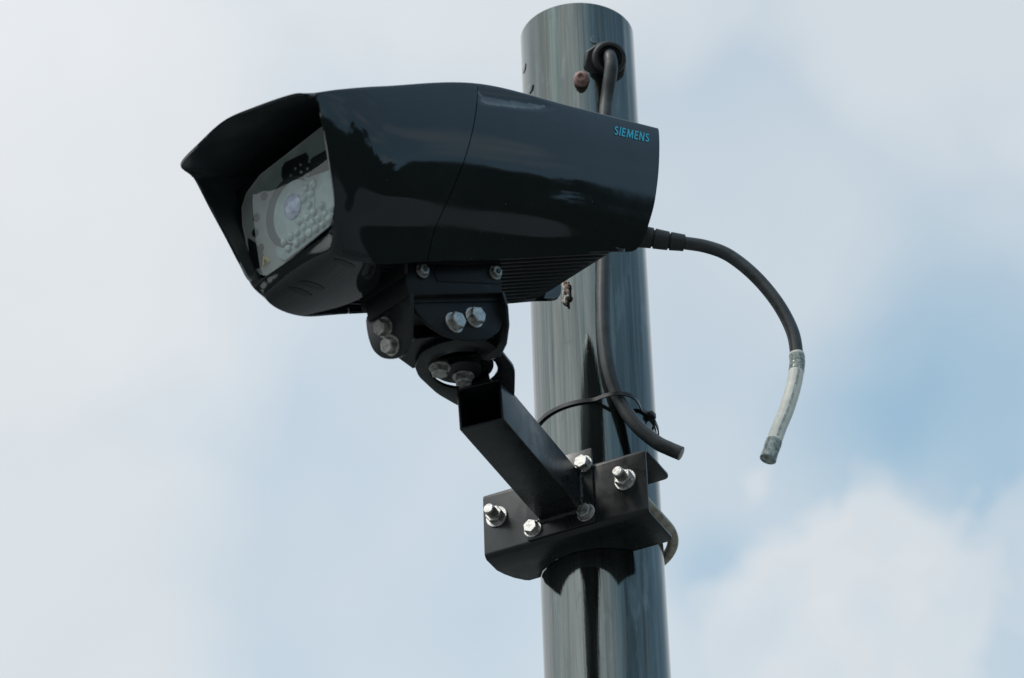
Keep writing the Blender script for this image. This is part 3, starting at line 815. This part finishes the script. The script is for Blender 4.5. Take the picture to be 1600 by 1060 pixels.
finish('swivel_plate', bm, M['satin'], mount, 25, bevel=0.0005)
bm = bmesh.new(); lathe(bm, V((cs.x, cs.y, zs-1*U))-wB*0, Z, [(0, 24*U), (9.5*U, 24*U)], 32); finish('pivot_washer', bm, M['fin'], mount, 25)
for x, y in ((687, 574), (724, 588)):
    bolt('bolt', onplane(x, y, V((0, 0, zs-1*U)), Z), -Z, 12.5*U, M['steel_dull'], mount, h=10*U, rot=random.random())

# ------------------------------------------------------------------ cable down the pole
cbr = 10.8*U
pts = []
g0 = onpole(950, 92, PR)
gax = (V((g0.x, g0.y, 0)).normalized()*0.86 + V((0.10, 0, -0.52))).normalized()
gtip = onpole(950, 88, PR+26*U)
pathp = [onpole(950, 84, PR-2*U), onpole(953, 88, PR+28*U)+V((0, 0, 0.0)), onpole(955, 102, PR+33*U), onpole(953, 122, PR+27*U), onpole(949, 150, PR+16*U), onpole(946, 180, PR+12*U)]
for x, y in ((944, 240), (943, 320), (943, 400), (942, 470), (944, 530), (952, 580), (968, 625)): pathp.append(onpole(x, y, PR+11*U))
yq = onpole(968, 625, PR+11*U).y
for x, y, dy in ((992, 662, 2), (1024, 690, 4), (1045, 701, 6), (1064, 709, 8)): pathp.append(atY(x, y, yq-dy*U))
cbl = empty('pole_cable', pathp[-1], 'thick dark grey cable running down the pole to a cut end below the tie', 'cable')
sp_ = spline(pathp, 10)
part_tube('cable_sheath', sp_, cbr, M['cable'], cbl)
bm = bmesh.new(); e1 = sp_[-1]; e0 = sp_[-2]; dd = (e1-e0).normalized()
lathe(bm, e1-dd*0.0002, dd, [(0, 8.5*U), (1.0*U, 8.5*U), (1.5*U, 7*U)], 20); finish('cut_core', bm, M['steel_dull'], cbl, 40)
# cable gland on the pole
gl_ = empty('cable_gland', g0, 'round black rubber cable gland near the top of the pole', 'cable gland')
bm = bmesh.new()
gc = onpole(945, 97, PR-4*U)
ax = ((onpole(953, 90, PR+26*U)) - gc).normalized()
ln = ((onpole(953, 90, PR+26*U)) - gc).length
lathe(bm, gc-Z*(7*U)-X0*(3*U), ax, [(0, 37*U), (ln*0.45, 37*U), (ln*0.5, 34*U)], 8, 0.3); finish('gland_nut', bm, M['rubber'], gl_, 30, bevel=0.002)
bm = bmesh.new()
lathe(bm, gc, ax, [(ln*0.45, 27*U), (ln*0.85, 28*U), (ln*0.98, 27*U), (ln*1.05, 24*U), (ln*1.03, 20*U), (ln*0.92, 18.5*U), (ln*0.90, 19*U), (ln*0.98, 17*U), (ln*0.9, 14*U), (ln*0.7, 12*U)], 48)
finish('sealing_ring', bm, M['rubber'], gl_, 50)
# pinkish plug
pk = onpole(909, 126, PR)
ax2 = (V((pk.x, pk.y, 0)).normalized()+V((-0.1, 0, -0.35))).normalized()
bm = bmesh.new(); lathe(bm, pk-ax2*0.003, ax2, [(0, 13*U), (0.003+9*U, 13*U), (0.003+16*U, 10.5*U), (0.003+20*U, 7*U), (0.003+20*U, 5*U), (0.003+16*U, 4*U)], 24)
pko = finish('drain_plug', bm, M['pink'], None, 40); tag(pko, 'small pinkish brown round plug beside the black gland', 'plug')

# ------------------------------------------------------------------ cable tie round pole and cable
zt0 = onpole(905, 631, PR).z
ac = math.atan2(onpole(967, 628, PR).y, onpole(967, 628, PR).x)
bm = bmesh.new(); ring = []; NT = 96
for i in range(NT):
    a = 2*math.pi*i/NT
    d = (a-ac+math.pi) % (2*math.pi)-math.pi
    r = PR+1.2*U+max(0, 23*U*math.cos(min(abs(d)/0.42, 1)*math.pi/2)**1.2)
    ring.append((a, r))
rows = []
for a, r in ring:
    zz = zt0+2*U*math.cos(a+2.0)
    rows.append([bm.verts.new(V((math.cos(a)*(r+o1*U), math.sin(a)*(r+o1*U), zz+o2*U))) for o1, o2 in ((0, -3.2), (2.4, -3.2), (2.4, 3.2), (0, 3.2))])
for i in range(NT):
    j = (i+1) % NT
    for k in range(4): bm.faces.new((rows[i][k], rows[i][(k+1) % 4], rows[j][(k+1) % 4], rows[j][k]))
kn = onpole(1016, 650, PR+3*U); tt = V((kn.x, kn.y, 0)).normalized(); tg = Z.cross(tt)
tie = empty('cable_tie', kn, 'thin black nylon cable tie wrapped around the pole and its cable', 'cable tie')
finish('tie_strap', bm, M['plastic'], tie, 40)
bm = bmesh.new(); box(bm, kn+tt*(3*U), tt, tg, Z, 9*U, 13*U, 10*U); hd = finish('tie_head', bm, M['plastic'], tie, 25, bevel=0.0012)
tl = spline([kn, kn+tt*(6*U)+Z*(-10*U)+tg*(2*U), kn+tt*(1*U)+Z*(-24*U)+tg*(3*U)], 5)
part_tube('tie_tail', tl, 1.8*U, M['plastic'], tie, 8)

# ------------------------------------------------------------------ scrap hanging at the fins
y_s = onpole(884, 456, PR+9*U)
bm = bmesh.new()
for k in range(6):
    pts = []
    for i in range(9):
        t_ = i/8; x = 884+random.uniform(-5, 5); y = 441+t_*33+random.uniform(-2, 2)
        q = onpole(x, y, PR+(5+random.uniform(-4, 4))*U); pts.append(q)
    n0 = len(bm.faces); tube(bm, spline(pts, 4), (0.9+random.random()*1.3)*U, 6)
    bm.faces.ensure_lookup_table()
    for f in bm.faces[n0:]: f.material_index = 1 if k % 2 == 0 else 0
    for f in bm.faces: pass
sc = finish('twisted_scrap', bm, [M['brown'], M['pale']], None, 60)
tag(sc, 'tiny tangled brown and white scrap stuck on the pole under the fins', 'scrap')

scene.render.engine = 'CYCLES'
for nm, P_ in (('rear far T', H(ringsL[-1][-1].x, 0, 0)),):
    pass
for lbl, st in (('rear', ringsL[-1]), ('S3', ringsL[4*NS])):
    far = [HV(v) for v in st if v.y < 0]
    dmin = min(math.hypot(q.x, q.y) for q in far); print('CLEAR', lbl, dmin/U, 'pole', PR/U)
dmin = min(math.hypot(HV(v).x, HV(v).y) for r_ in ringsL for v in r_); print('CLEAR all', dmin/U)
print('leds', n_led)
